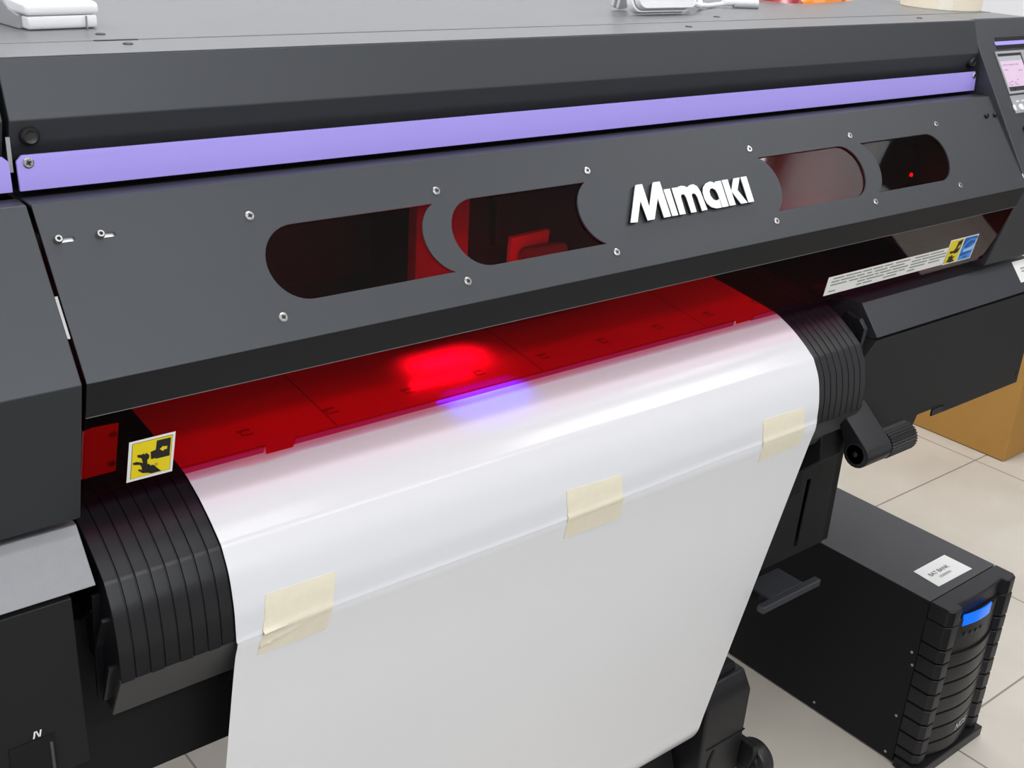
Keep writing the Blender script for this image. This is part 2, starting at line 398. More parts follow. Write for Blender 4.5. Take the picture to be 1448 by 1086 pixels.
# ---- lower red window with its two tabs, stickers on it
WL = -(WIN_A - WIN_B).length
lwin = ob('lower_window', plate([[(XL, 0), (XL, WL), (.4385, WL), (.4400, WL - .0100), (.4680, WL - .0100), (.4695, WL), (1.094, WL), (1.0955, WL - .0055), (1.127, WL - .0055), (1.1285, WL), (XR - .004, WL), (XR - .004, 0)]], .003, FW, -.003), ACRYL, PR)
for a_, b_ in ((XL, .4383), (.4697, 1.0938), (1.1287, XR - .004)):
    ob('polished_edge', plate([[(a_, WL - .0002), (a_, WL - .0090), (b_, WL - .0090), (b_, WL - .0002)]], .0012, FW, -.0030), ACRYLE, lwin)['label'] = 'thin pink-tinted bottom edge of the red window'
def sticker(name, layers, F, parent, label=None):
    bm = NB(); ms = []
    for k, (outl, m) in enumerate(layers):
        if m not in ms: ms.append(m)
        join(bm, plate([outl] if not isinstance(outl[0], list) else outl, .00012, F, .0002 + .00016 * k), ms.index(m))
    o = ob(name, bm, ms, parent)
    if label: o['label'] = label
    return o
neg = lambda L: [(x, -s) for x, s in L]
sticker('warning_sticker', [
    (neg([(.3068, .0378), (.3472, .0378), (.3476, .0848), (.3068, .0845)]), STICKW),
    (neg([(.3096, .0404), (.3447, .0404), (.3451, .0814), (.3098, .0814)]), INK),
    (neg([(.3100, .0408), (.3443, .0408), (.3447, .0810), (.3102, .0810)]), STICKY),
    (neg([(.3308, .0428), (.3432, .0430), (.3435, .0643), (.3312, .0640), (.3270, .0635), (.3260, .0542), (.3305, .0533)]), INK),
    (neg([(.3144, .054), (.3185, .0549), (.32, .0538), (.3209, .0558), (.3223, .0539), (.3251, .0576), (.325, .0607), (.3236, .0622), (.3235, .0656), (.3263, .0694), (.3295, .0705), (.337, .0801), (.3281, .0801), (.3259, .0786), (.3203, .077), (.3157, .0722), (.3172, .0714), (.3196, .0733), (.3191, .0696), (.3174, .0663), (.3117, .0646), (.3108, .0623), (.3141, .0618), (.3178, .0637), (.3199, .0651), (.3189, .0606), (.3182, .0587), (.3148, .0568)]), INK),
    (neg([(.3338, .0534), (.3369, .0503), (.3373, .0515), (.3405, .0516), (.3403, .055), (.3376, .055), (.3372, .0566)]), STICKY),
    (neg([(.3233, .0628), (.3254, .0625), (.325, .0603), (.3272, .0628), (.3306, .0626), (.3313, .0656), (.3334, .0666), (.3305, .0687), (.3264, .0701), (.3273, .068), (.3236, .0671), (.3248, .065)]), STICKY),
    (neg([(.3306, .0690), (.3330, .0690), (.3330, .0695), (.3306, .0695)]), INK),
    (neg([(.3300, .0706), (.3332, .0706), (.3332, .0711), (.3300, .0711)]), INK)],
    FW, lwin, 'yellow square hand-crush warning sticker with white border')
def skew(u, v):                     # sticker on the right: u 0..1 across, v 0..1 down
    x0, x1 = 1.2600, 1.5600
    return (x0 + (x1 - x0) * u + .009 * v, -(.0508 + (.0832 - .0508) * v))
lay = [([skew(0, 0), skew(1, 0), skew(1, 1), skew(0, 1)], STICKW)]
rows = [(.10, [(.04, .12), (.13, .25), (.26, .33), (.34, .42), (.43, .50), (.52, .64), (.68, .80), (.81, .93)]),
        (.27, [(.03, .09), (.10, .21), (.22, .28), (.30, .34), (.36, .46), (.48, .60), (.66, .74), (.75, .96)]),
        (.44, [(.03, .15), (.17, .24), (.25, .36), (.37, .40), (.41, .50), (.51, .64), (.66, .80), (.82, .96)]),
        (.61, [(.24, .30), (.31, .45), (.47, .56), (.57, .62), (.66, .79), (.82, .92)]),
        (.78, [(.03, .08), (.24, .28), (.29, .36), (.45, .56), (.65, .71)])]
bars = NB()
sm = sticker('notice_sticker', lay, FW, lwin, 'long white notice sticker with small rows of text')
for v, ws in rows:
    for a, b in ws:
        join(bars, plate([[skew(a, v), skew(b, v), skew(b, v + .075), skew(a, v + .075)]], .0001, FW, .0004), 0)
ob('notice_text', bars, INKG, sm)
def sk2(u, v):
    x0, x1 = 1.5450, 1.6220
    return (x0 + (x1 - x0) * u + .0155 * v, -(.0378 + (.0848 - .0378) * v))
q = lambda L: [sk2(u, v) for u, v in L]
sticker('pictogram_sticker', [
    (q([(0, 0), (1, 0), (1, 1), (0, 1)]), STICKW),
    (q([(.03, .04), (.475, .04), (.475, .96), (.03, .96)]), STICKY),
    (q([(.515, .04), (.965, .04), (.965, .96), (.515, .96)]), STICKB),
    (q([(.30, .12), (.44, .06), (.44, .40), (.40, .58), (.30, .60), (.22, .56), (.13, .58), (.10, .46), (.22, .48), (.28, .38)]), INK),
    (q([(.36, .30), (.42, .26), (.40, .38), (.34, .42)]), STICKY),
    (q([(.12, .66), (.18, .70), (.22, .62), (.26, .72), (.36, .72), (.28, .80), (.38, .92), (.22, .95), (.16, .90), (.08, .90), (.14, .80)]), INK),
    (q([(.52, .05), (.96, .05), (.96, .18), (.88, .12), (.74, .10), (.62, .18), (.52, .40)]), STICKD),
    (q([(.60, .44), (.66, .30), (.76, .20), (.90, .20), (.92, .30), (.84, .34), (.72, .44)]), STICKD),
    (q([(.54, .68), (.70, .64), (.90, .62), (.92, .68), (.74, .74), (.54, .78)]), STICKD),
    (q([(.68, .84), (.80, .83), (.80, .88), (.68, .89)]), STICKD),
    (q([(.56, .50), (.78, .46), (.92, .36), (.94, .50), (.84, .60), (.58, .62)]), mat('sticker_light_blue', (.35, .62, .9), .4, var=(30, .05)))],
    FW, lwin, 'yellow and blue safety pictogram sticker')

# ---- left section: hood, cover, face; low cabinet, lid coloured lighter for the light it reflects
XLE = .2665
lh = ob('left_hood', prism(HOOD, 'x', .02, .2655), PAINT, PR, bevel=.0012)
lf = ob('left_front_housing', prism([(.9107, 1.1813), (.8216, 1.0614), (.859, .926), (1.62, .926), (1.62, 1.165), (.945, 1.165), (.9345, 1.1813)], 'x', .02, XLE), PAINT, PR, bevel=.0012)
ob('latch_plate', plate([rect(.2662, .2690, -.111, -.076)], .0012, FC, -.0032), DULL, lf)['label'] = 'short silver latch plate in the cover gap'
ob('latch_plate', box(.2658, .2690, .9432, .9446, 1.2000, 1.2280), DULL, lh)
lid = ob('left_cabinet_lid', prism([(.873, .913), (.838, .871), (.846, .8665), (1.20, .8665), (1.20, .913)], 'x', .02, XLE), LIDLIT, PR, bevel=.0008)
lb = ob('left_cabinet', box(.02, .2455, .838, 1.20, .694, .866), BLACKP, PR, bevel=.001)
ob('socket_recess', box(.180, .2185, .8372, .845, .6935, .7385), UNDER, lb)
ob('socket_contact', box(.2135, .2160, .8364, .838, .6945, .731), STEEL, lb)
zb = NB()
MZ = frame((.2045, .838, .744), (1, 0, 0), (0, 0, 1))
for dx in (-.004, .001):
    join(zb, plate([[(dx, -.004), (dx + .0014, -.004), (dx + .003, .003), (dx + .0016, .003)]], .0002, MZ, .0002), 0)
join(zb, plate([[(-.0012, .003), (0, .003), (.002, -.004), (.0008, -.004)]], .0002, MZ, .0002), 0)
ob('white_mark', zb, STICKW, lb)

# ---- right section: control panel housing
XRH = XR
rh = ob('control_housing', prism([(1.62, 1.2855), (.9710, 1.2855), (.8235, 1.0666), (.859, .926), (1.62, .926)], 'x', XRH, 1.868), PAINT, PR, bevel=.0016)
ob('housing_top', prism([(1.0338, 1.2856), (.973, 1.2856), (.973, 1.2862), (1.0338, 1.2862)], 'x', XRH + .001, 1.867), DECKP, rh)
ob('stripe_recess', plate([[(1.7395, -.0475), (1.84, -.0475), (1.84, -.0285), (1.7440, -.0285)]], .0004, FR, .0001), UNDER, rh)
ob('lavender_line', plate([[(1.7380, -.0415), (1.84, -.0415), (1.84, -.0355), (1.7385, -.0355)]], .0010, FR, .0001), PURPLE, rh)
bez = ob('display_bezel', plate([rect(1.7285, 1.8150, -.1215, -.0520), rect(1.7315, 1.8035, -.1175, -.0560)], .0020, FR, .0001), GREYP, rh, bevel=.0004)
ob('display_backing', plate([rect(1.7315, 1.8035, -.1175, -.0560)], .0003, FR, .0001), INK, bez)
scr = NB()
join(scr, plate([rect(1.7320, 1.8000, -.1100, -.0680)], .0003, FR, .0005), 0)
join(scr, plate([rect(1.7320, 1.8000, -.0680, -.0600)], .0003, FR, .0005), 1)
for a, b, y in ((1.738, 1.752, -.0735), (1.755, 1.772, -.0735), (1.775, 1.785, -.0735), (1.738, 1.749, -.0815), (1.779, 1.790, -.0835), (1.737, 1.742, -.103), (1.744, 1.752, -.101), (1.755, 1.762, -.1025), (1.765, 1.770, -.0985), (1.737, 1.749, -.1065), (1.755, 1.766, -.106)):
    join(scr, plate([rect(a, b, y - .0016, y)], .0001, FR, .0009), 2)
ob('display_screen', scr, [LCD, LCDGREY, LCDINK], bez)
ob('bezel_tab', plate([rect(1.7500, 1.7640, -.1165, -.1115)], .0004, FR, .0006), INK, bez)
kp = ob('key_panel', plate([rect(1.7280, 1.84, -.1525, -.1240)], .0006, FR, .0001), GREYP, rh)
for x in (1.7280, 1.7475, 1.767, 1.7865):
    w = .0028 if x < 1.73 else .0052
    ob('key_button', plate([[(x + w * math.cos(k * math.pi / 10), -.1440 + .0052 * math.sin(k * math.pi / 10)) for k in range(20)]], .0022, FR, .0006), WHITEP, kp, bevel=.0006)
for x in (1.7400, 1.7560, 1.772):
    bmk = NB()
    for d in (0, .003, .006): join(bmk, plate([rect(x + d, x + d + .002, -.1352, -.1326)], .0002, FR, .0008), 0)
    ob('key_caption', bmk, WHITEP, kp)
ob('panel_knob', lathe([(.0055, 0), (.0055, .003), (.004, .004), (0, .004)], FR @ Vector((1.7385, -.1792, 0)), FR.to_3x3() @ Vector((0, 0, 1)), 20), PLASTIC, rh)
ob('latch_plate', plate([rect(1.6890, 1.6915, -.148, -.128)], .001, FC, .0005), SILVER, rh)

# ---- right low cabinet with lid, chamfered face, bracket
rlid = ob('right_cabinet_lid', prism([(.873, .913), (.838, .871), (.846, .8665), (1.20, .8665), (1.20, .913)], 'x', 1.390, 1.854), PAINT, PR, bevel=.0008)
sticker('white_tag', [([(1.8020, -.0020), (1.845, -.0020), (1.845, -.0390), (1.8020, -.0390)], STICKW), ([(1.8180, -.0150), (1.8350, -.0150), (1.8350, -.0175), (1.8180, -.0175)], INKG), ([(1.8180, -.0200), (1.8300, -.0200), (1.8300, -.0225), (1.8180, -.0225)], INKG)], FL, rlid, 'small white sticker on the sloped lid')
rb = ob('right_cabinet', prism([(1.390, .8662), (1.352, .832), (1.352, .700), (1.540, .697), (1.546, .711), (1.62, .711), (1.62, .697), (1.854, .697), (1.854, .8662)], 'y', .838, 1.18), BLACKP, PR, bevel=.001)
ob('catch', box(1.585, 1.615, .8355, .8385, .700, .711), PLASTIC, rb)
for z in (.715, .79): ob('face_screw', lathe([(.004, 0), (.004, .001), (0, .0015)], (1.846, .838, z), (0, -1, 0), 12), PLASTIC, rb)
br = [(.8799, .9033), (.8668, .8988), (.8560, .8985), (.8451, .8866), (.8475, .8600), (.8421, .8400), (.8465, .8050), (.856, .8050), (.856, .845), (.858, .880), (.872, .890), (.885, .895)]
ob('guide_bracket', prism(br, 'x', 1.3635, 1.3720), PLASTIC, PR, bevel=.0006)

# ---- apron: curved heater guide of narrow black strips
PROF = [(1.150, .9390), (1.06, .9330), (1.0146, .9280), (.9606, .9205), (.9135, .9130), (.8965, .9068), (.8788, .8985), (.8571, .8850), (.8384, .8706), (.8253, .8461), (.8182, .8151), (.8166, .7900), (.8164, .7770)]
smooth_prof = [tuple(p) for p in spline(PROF[:9], 6)] + [tuple(p) for p in spline(PROF[8:], 6)][1:]
APX0, APX1, NW = .2730, 1.3530, 80
apron_in = off_line(smooth_prof, .0022)       # 2.2 mm behind the film
inner = off_line(smooth_prof, .0090)
apr = ob('apron', prism(off_line(smooth_prof, .0038) + [(.8510, .7240), (.870, .728), (.870, .76), (1.15, .80)], 'x', APX0 + .001, APX1 - .001), PLASTIC, PR)
ob('apron_flange', prism([(.8196, .7775), (.8490, .7232), (.8520, .7250), (.8226, .7795)], 'x', APX0, APX1), mat('dark_steel', (.042, .042, .043), .5, grain=(1200, .15), var=(4, .05)), apr, bevel=.0004)
w = (APX1 - APX0) / NW
def strip_mesh(i):
    bm = NB(); x0 = APX0 + i * w + .0006; x1 = APX0 + (i + 1) * w - .0006
    keep = [p for p in range(len(smooth_prof))]
    o_ = [apron_in[k] for k in keep]; n_ = off_line(smooth_prof, .0045)
    o_[-1] = (o_[-1][0], o_[-1][1] + .0008 * (i % 2))
    add_poly(bm, o_ + n_[::-1], 'x', x0, x1)
    return bm
for i in range(NW):
    x = APX0 + i * w
    if x < .40 or x > 1.22:
        ob('apron_strip', strip_mesh(i), PLASTIC, apr, bevel=.0007, seg=2, ang=50)
ob('apron_cover_sheet', prism(apron_in[:] + off_line(smooth_prof, .0042)[::-1], 'x', .4080, 1.2180), PLASTIC, apr)
# end cap details of the apron
for k, (y0, z0, y1, z1) in enumerate(((.835, .836, .860, .795), (.830, .790, .852, .742), (.856, .850, .868, .735), (.862, .83, .90, .80))):
    d = Vector((0, y1 - y0, z1 - z0)); nrm = Vector((0, -d.z, d.y)).normalized() * .0018
    P = [(y0 - nrm.y, z0 - nrm.z), (y1 - nrm.y, z1 - nrm.z), (y1 + nrm.y, z1 + nrm.z), (y0 + nrm.y, z0 + nrm.z)]
    ob('end_rib', prism(P, 'x', APX0 - .006, APX0 + .002), PLASTIC, apr, bevel=.0004)

# ---- inside of the printer, seen through the red windows
ob('platen', prism([(1.16, .9340), (.9606, .9130), (.9606, .80), (1.16, .80)], 'x', APX1 - .0005, XR - .002), UNDER, PR)
ob('side_plate', box(XL - .0018, XL + .0008, .90, 1.12, .93, 1.16), UNDER, PR)
ob('guide_rail', box(XL + .002, XR - .002, 1.085, 1.118, 1.010, 1.120), UNDER, PR, bevel=.002)
ob('window_brightener', box(1.075, 1.652, 1.062, 1.070, .955, 1.150), CARRG, PR, bevel=.002)  # added grey plate, brightens the view through the third window
sb = ob('sensor_bracket', plate([[(.2725, -.0255), (.2800, -.0240), (.3020, -.0250), (.3020, -.0790), (.2725, -.0790)]], .0015, FW, -.013), GREYP, PR)
for s in (-.035, -.068): ob('bracket_screw', lathe([(.003, 0), (.003, .0015), (0, .002)], FW @ Vector((.2975, s, -.0114)), FW.to_3x3() @ Vector((0, 0, 1)), 14), STEEL, sb)
carr = ob('print_carriage', prism([(1.000, .948), (.992, .990), (1.000, 1.150), (1.080, 1.150), (1.080, .948)], 'x', .690, 1.010), UNDER, PR, bevel=.004)
ob('carriage_cover', box(.800, .995, .985, .999, 1.050, 1.140), UNDER, carr, bevel=.003)
ob('label_block', prism([(.8175, 1.000), (.8180, 1.0610), (.8745, 1.0640), (.8745, 1.000)], 'y', .978, .986), WHITEBLK, carr, bevel=.0006)
ob('damper', prism(rrect(.827, .898, 1.000, 1.0490, .010), 'y', .968, .978), CARRG, carr, bevel=.003)
ob('side_block', box(.6885, .760, .984, 1.001, 1.000, 1.148), GREYP, carr, bevel=.002)
ob('status_led', lathe([(.0028, 0), (.0024, .002), (0, .003)], (1.6620, 1.000, 1.0439), (0, -1, 0), 14), LEDRED, PR)
ob('sensor_mount', box(1.654, 1.672, 1.0005, 1.06, .945, 1.09), UNDER, PR, bevel=.002)

# ---- stand, beam, leg, take-up unit (all bolted to the printer)
ob('underbody', box(.25, 1.36, .90, 1.30, .60, .80), UNDER, PR)
ob('stand_beam', prism([(1.085, .60), (1.100, .4555), (1.112, .4555), (1.112, .402), (1.20, .402), (1.20, .60)], 'x', .10, 1.43), UNDER, PR, bevel=.002)
leg = ob('stand_leg', plate([[(1.24, .462), (1.4790, .462), (1.4790, .640), (1.4620, .652), (1.41, .668), (1.24, .668)], [(1.3990, .4785), (1.4090, .4785), (1.4150, .600), (1.4050, .600)]], .003, frame((0, .9200, 0), (1, 0, 0), (0, 0, 1)), -.003), BLACKP, PR, bevel=.0006)
ob('leg_flange', box(1.4795, 1.4960, .9215, 1.06, .462, .640), UNDER, leg, bevel=.001)
ob('leg_box', box(1.25, 1.476, .9400, 1.10, .470, .640), UNDER, leg)
ob('stand_foot', box(1.40, 1.47, 1.10, 1.50, .02, .06), UNDER, PR, bevel=.003)
ob('stand_post', box(1.41, 1.46, 1.12, 1.20, .059, .403), UNDER, PR, bevel=.002)
ob('stand_post', box(.12, .17, 1.12, 1.20, .062, .403), UNDER, PR, bevel=.002)
ob('stand_foot', box(.11, .18, .88, 1.40, .02, .06), UNDER, PR, bevel=.003)
shelf = ob('take_up_bracket', box(1.290, 1.3700, .872, .922, .4440, .4490), PAINT, PR, bevel=.001)
ob('bracket_lip', box(1.2585, 1.4000, .8590, .8720, .4380, .4500), PAINT, shelf, bevel=.002)
ob('bracket_arm', box(1.30, 1.34, .90, 1.10, .425, .4437), UNDER, PR)
# take-up motor housing at the foot of the right stand leg
tu = ob('take_up_motor', prism([(.933, .03), (.931, .120), (.930, .205), (.950, .236), (1.02, .236), (1.02, .03)], 'x', 1.256, 1.366), PLASTIC, PR, bevel=.004)
ob('motor_cap', prism([(.957, .2370), (1.00, .2370), (1.00, .2480), (.962, .2480)], 'x', 1.262, 1.352), UNDER, tu, bevel=.002)
ob('motor_seam', box(1.270, 1.3668, .9298, .9325, .1180, .1200), UNDER, tu)
ob('motor_slot', prism([(1.2770, .02), (1.2830, .02), (1.2850, .085), (1.2930, .108), (1.2880, .112), (1.2790, .090)], 'y', .9303, .9328), UNDER, tu)
ob('cable_clip', lathe([(.006, 0), (.006, .006), (0, .008)], (1.3660, .945, .190), (1, 0, 0), 12), RUBBER, tu)
cs = ob('caster', lathe([(.010, 0), (.035, .001), (.038, .006), (.038, .024), (.035, .029), (.010, .030)], (1.385, .925, .0385), (1, .0, 0), 30), RUBBER, PR, smooth=False, bevel=.001)
ob('caster_hub', lathe([(0, -.003), (.022, -.003), (.026, 0.002), (.026, .030), (0, .034)], (1.385, .925, .0385), (1, 0, 0), 24), PLASTIC, cs)
ob('caster_fork', prism([(.915, .035), (.937, .035), (.955, .075), (.955, .090), (.908, .090), (.905, .07)], 'x', 1.3700, 1.3840), PLASTIC, cs, bevel=.002)
ob('take_up_tube', lathe([(.038, 0), (.038, 1.24)], (.02, 1.09, .26), (1, 0, 0), 30), UNDER, PR)
tg = ob('take_up_guide', prism([(.975, .052), (1.02, .02), (1.20, .02), (1.20, .10), (1.05, .10), (.99, .09)], 'x', .20, 1.250), UNDER, PR)
# ribbed clamp knob and its lever under the right cabinet
kb = ob('clamp_lever', prism([(.80 + .021 * math.cos(math.radians(a)), .718 + .021 * math.sin(math.radians(a))) for a in range(140, 361, 20)] + [(.821, .725), (.835, .752), (.850, .768), (.838, .776), (.826, .766)], 'x', 1.3290, 1.3880), PLASTIC, PR, bevel=.002)
ob('lever_end_ring', lathe([(.017, 0), (.017, .0012), (.0145, .0012), (.0145, 0)], (1.3290, .80, .718), (-1, 0, 0), 28), RUBBER, kb)
ob('lever_pin', lathe([(.004, 0), (.004, .002), (0, .003)], (1.3290, .80, .718), (-1, 0, 0), 14), PLASTIC, kb)
kbm = NB(); N = 60
pts = []
for k in range(N):
    a = 2 * math.pi * k / N; r = .0225 if k % 2 else .0202
    pts.append((.80 + r * math.cos(a), .718 + r * math.sin(a)))
add_poly(kbm, pts, 'x', 1.3890, 1.4520)
ob('clamp_knob', kbm, RUBBER, kb, bevel=.0005)
ob('lever_base', prism([(.835, .70), (.845, .765), (.90, .775), (.96, .72), (.96, .655), (.88, .655)], 'x', 1.300, 1.3510), UNDER, PR, bevel=.003)

# ------------------------------------------------------------------ the film
def sheet_bm(prof, x0f, x1f, nx=24, t=.0003, endf=None):
    # prof list of (y,z); x edges as functions of row index
    bm = NB(); rows = []
    off = off_line(prof, -t)
    n = len(prof)
    for pr in (prof, off):
        R = []
        for i, (y, z) in enumerate(pr):
            a, b = x0f(i / (n - 1)), x1f(i / (n - 1))
            R.append([bm.verts.new((a + (b - a) * k / nx, y, z)) for k in range(nx + 1)])
        rows.append(R)
    for R, fl in ((rows[0], 0), (rows[1], 1)):
        for i in range(n - 1):
            for k in range(nx):
                f = [R[i][k], R[i][k + 1], R[i + 1][k + 1], R[i + 1][k]]
                bm.faces.new(f if fl else f[::-1])
    A, B = rows
    for i in range(n - 1):
        bm.faces.new([A[i][0], A[i + 1][0], B[i + 1][0], B[i][0]]); bm.faces.new([A[i][nx], B[i][nx], B[i + 1][nx], A[i + 1][nx]])
    for k in range(nx):
        bm.faces.new([A[0][k], B[0][k], B[0][k + 1], A[0][k + 1]]); bm.faces.new([A[n - 1][k], A[n - 1][k + 1], B[n - 1][k + 1], B[n - 1][k]])
    return bm
UP = smooth_prof
up = sheet_bm(UP, lambda t: .3805, lambda t: 1.2430)
# ragged lower edge
for v in up.verts:
    if v.co.y < .83:
        u = (v.co.x - .38) / .863
        e_ = .7772 + .0012 * math.sin(u * 9 + .4) + .0055 * u
        if v.co.z < e_ + .0045: v.co.y -= .0009 * (1 - max(0, v.co.z - e_) / .0045)      # the cut edge lifts a little
        v.co.z = max(v.co.z, e_)
media = ob('printing_film', up, PAPER, None, smooth=True)
tag(media, 'upper white film sheet curving out from under the red window over the ribbed apron', 'film')
def lowx0(t): return .3830 - .0160 * t
def lowx1(t): return 1.2440 + .005 * t
LOWP = [(.8169, .7890), (.8172, .7720), (.8240, .7420), (.8530, .5960), (.8830, .4450), (.9120, .2990), (.9300, .2080), (.9390, .1650), (.9560, .1380), (.9800, .1320), (1.005, .145), (1.025, .185), (1.040, .225)]
lowp = [tuple(p) for p in spline(LOWP, 8)]
low = ob('leader_film', sheet_bm(lowp, lowx0, lowx1), PAPER2, None, smooth=True)
tag(low, 'lower white leader film sheet hanging straight down below the taped joint', 'film')
# strips of masking tape across the joint
FULL = [p for p in smooth_prof] + [tuple(p) for p in spline(LOWP[1:6], 6)][2:]
cum = [0]
i0 = min(range(len(FULL)), key=lambda i: abs(FULL[i][0] - .9135) + abs(FULL[i][1] - .913))
for a, b in zip(FULL[:-1], FULL[1:]): cum.append(cum[-1] + math.hypot(a[0] - b[0], a[1] - b[1]))
base = cum[i0]
def at_len(L):
    L += base
    for i in range(len(cum) - 1):
        if cum[i] <= L <= cum[i + 1]:
            t = (L - cum[i]) / (cum[i + 1] - cum[i]); a, b = FULL[i], FULL[i + 1]
            d = Vector((b[0] - a[0], b[1] - a[1])).normalized()
            return Vector((a[0] + (b[0] - a[0]) * t, a[1] + (b[1] - a[1]) * t)), Vector((d.y, -d.x))
def tape(corners, joint, wrinkle=0):
    # corners (x, length along film): TL TR BR BL
    bm = NB(); nu, nv = 26, 26; tops = []; bots = []
    rnd = random.Random(int(corners[0][0] * 1e4))
    for lay, R in ((.0011, tops), (.0003, bots)):
        rnd2 = random.Random(7 + int(corners[0][0] * 1e4))
        for j in range(nv + 1):
            v = j / nv; row = []
            jag0, jag1 = rnd2.uniform(-.0008, .0008), rnd2.uniform(-.0008, .0008)
            for i in range(nu + 1):
                u = i / nu
                x = (corners[0][0] * (1 - u) + corners[1][0] * u) * (1 - v) + (corners[3][0] * (1 - u) + corners[2][0] * u) * v + (jag0 if i == 0 else jag1 if i == nu else 0)
                L = (corners[0][1] * (1 - u) + corners[1][1] * u) * (1 - v) + (corners[3][1] * (1 - u) + corners[2][1] * u) * v
                p, n = at_len(L)
                e_ = .7772 + .0012 * math.sin((x - .38) / .863 * 9 + .4) + .0055 * (x - .38) / .863
                h = lay + .0013 * math.exp(-((p.y - e_ - .001) / .0036) ** 2)
                if wrinkle:
                    c = .1925 + .30 * (0) - (x - corners[3][0]) * .10 ; 
                    h += .0024 * math.exp(-((L - (.1830 + (x - .41) * .03)) / .0011) ** 2) * max(0, 1 - u / .45)
                    h += .0016 * math.exp(-((L - (.1990 - (x - .41) * .22)) / .0012) ** 2) * max(0, 1 - u / .8)
                # hang in front of the upper sheet and settle onto the lower one
                row.append(bm.verts.new((x, p.x + n.x * -h if n.x > 0 else p.x + n.x * h, p.y + (-n.y if n.x > 0 else n.y) * h)))
            R.append(row)
    for R, fl in ((tops, 0), (bots, 1)):
        for j in range(nv):
            for i in range(nu):
                f = [R[j][i], R[j][i + 1], R[j + 1][i + 1], R[j + 1][i]]; bm.faces.new(f if fl else f[::-1])
    for j in range(nv):
        bm.faces.new([tops[j][0], tops[j + 1][0], bots[j + 1][0], bots[j][0]]); bm.faces.new([tops[j][nu], bots[j][nu], bots[j + 1][nu], tops[j + 1][nu]])
    for i in range(nu):
        bm.faces.new([tops[0][i], bots[0][i], bots[0][i + 1], tops[0][i + 1]]); bm.faces.new([tops[nv][i], tops[nv][i + 1], bots[nv][i + 1], bots[nv][i]])
    return ob('masking_tape', bm, TAPE, None, smooth=True)
GT = 'masking tape pieces across the film joint'
tag(tape([(.4119, .1444), (.4863, .1456), (.4785, .2115), (.4032, .2110)], .190, 1), 'cream masking tape piece with a crinkled crease, nearest the ribbed strips on the left', 'tape', GT)
tag(tape([(.7841, .1470), (.8701, .1510), (.8811, .2150), (.7911, .2138)], .183), 'smooth cream masking tape piece at the middle of the film joint', 'tape', GT)
tag(tape([(1.1244, .1454), (1.2093, .1480), (1.2200, .2066), (1.134, .2109)], .181), 'pale cream masking tape piece near the right edge of the film', 'tape', GT)

# ------------------------------------------------------------------ things on the deck
ZD = 1.2864
def rounded_slab(bm, cx, cy, z0, z1, lx, ly, r, ang=0, taper=0, mi=0):
    P = rrect(-lx / 2, lx / 2, -ly / 2, ly / 2, r, 6); c, s = math.cos(ang), math.sin(ang)
    A = [bm.verts.new((cx + x * c - y * s, cy + x * s + y * c, z0)) for x, y in P]
    B = [bm.verts.new((cx + x * (1 - taper) * c - y * (1 - taper) * s, cy + x * (1 - taper) * s + y * (1 - taper) * c, z1)) for x, y in P]
    n = len(P)
    for f in [A[::-1], B] + [[A[i], A[(i + 1) % n], B[(i + 1) % n], B[i]] for i in range(n)]:
        bm.faces.new(f).material_index = mi
    return bm
def swept(prof, org, ang, width, name, m, parent, bevel):
    # profile (d along the body, z) extruded across the width, rotated about z
    bm = NB(); add_poly(bm, [(p[0], p[1]) for p in prof], 'x', -width / 2, width / 2)
    R = Matrix.Translation(org) @ Matrix.Rotation(ang, 4, 'Z')
    bmesh.ops.transform(bm, matrix=R, verts=bm.verts)
    return ob(name, bm, m, parent, bevel=bevel, seg=4)
dev = thing('handheld_scanner', 'white handheld scanner with grey sides lying on the left end of the printer deck', 'scanner', (.375, 1.16, ZD))
DO, DA = (.3760, 1.1090, ZD), math.radians(6)
swept([(.002, .0006), (.0, .006), (.001, .0125), (.24, .0125), (.24, .0006)], DO, DA, .066, 'lower_shell', WHITEP, dev, .0022)
swept([(-.0005, .0130), (-.0010, .0215), (.003, .0240), (.034, .0265), (.062, .0400), (.24, .050), (.24, .0130)], DO, DA, .070, 'upper_shell', WHITEP, dev, .0036)
swept([(.014, .0004), (.014, .0126), (.034, .0165), (.060, .0320), (.235, .043), (.235, .0004)], (DO[0] - .0008, DO[1], DO[2]), DA, .0712, 'grey_grip', GREYP, dev, .0012)
for dx in (-.020, .021):
    swept([(-.0012, .0008), (-.0012, .0120), (.001, .0120), (.001, .0008)], (DO[0] + dx, DO[1] + .0004, DO[2]), DA, .0008, 'shell_seam', GREYP, dev, 0)

gad = thing('adapter_box', 'white rounded box adapter with a propped flap and cable on the printer deck', 'adapter', (1.165, 1.13, ZD))
TG = math.radians(18)
MG = frame((1.1640, 1.1040, ZD + .0048), (1, -.01, 0), (0, math.sin(TG), math.cos(TG)))
bk = ob('back_shell', plate([rrect(-.0560, .0545, .0000, .125, .014)], .0100, MG, -.0125), WHITEP, gad, bevel=.003, seg=4)
ob('shell_seam', plate([rrect(-.0530, .0520, .0020, .123, .013)], .0012, MG, -.0026), GREYP, gad)
us = ob('front_shell', plate([rrect(-.0520, .0555, .0030, .124, .012)], .0090, MG, -.0014), WHITEP, gad, bevel=.003, seg=4)
gm = NB()
for x in (-.026, -.020, -.013): join(gm, plate([[(x, .020), (x + .004, .020), (x + .0045, .025), (x, .0255)]], .0002, MG, .0077), 0)
ob('faint_mark', gm, mat('pale_grey_print', (.6, .58, .62), .4, var=(30, .05)), us)
ob('round_button', lathe([(.0085, 0), (.0085, .0012), (.0075, .0018), (0, .0018)], MG @ Vector((.034, .0230, .0076)), MG.to_3x3() @ Vector((0, 0, 1)), 24), WHITEP, us)
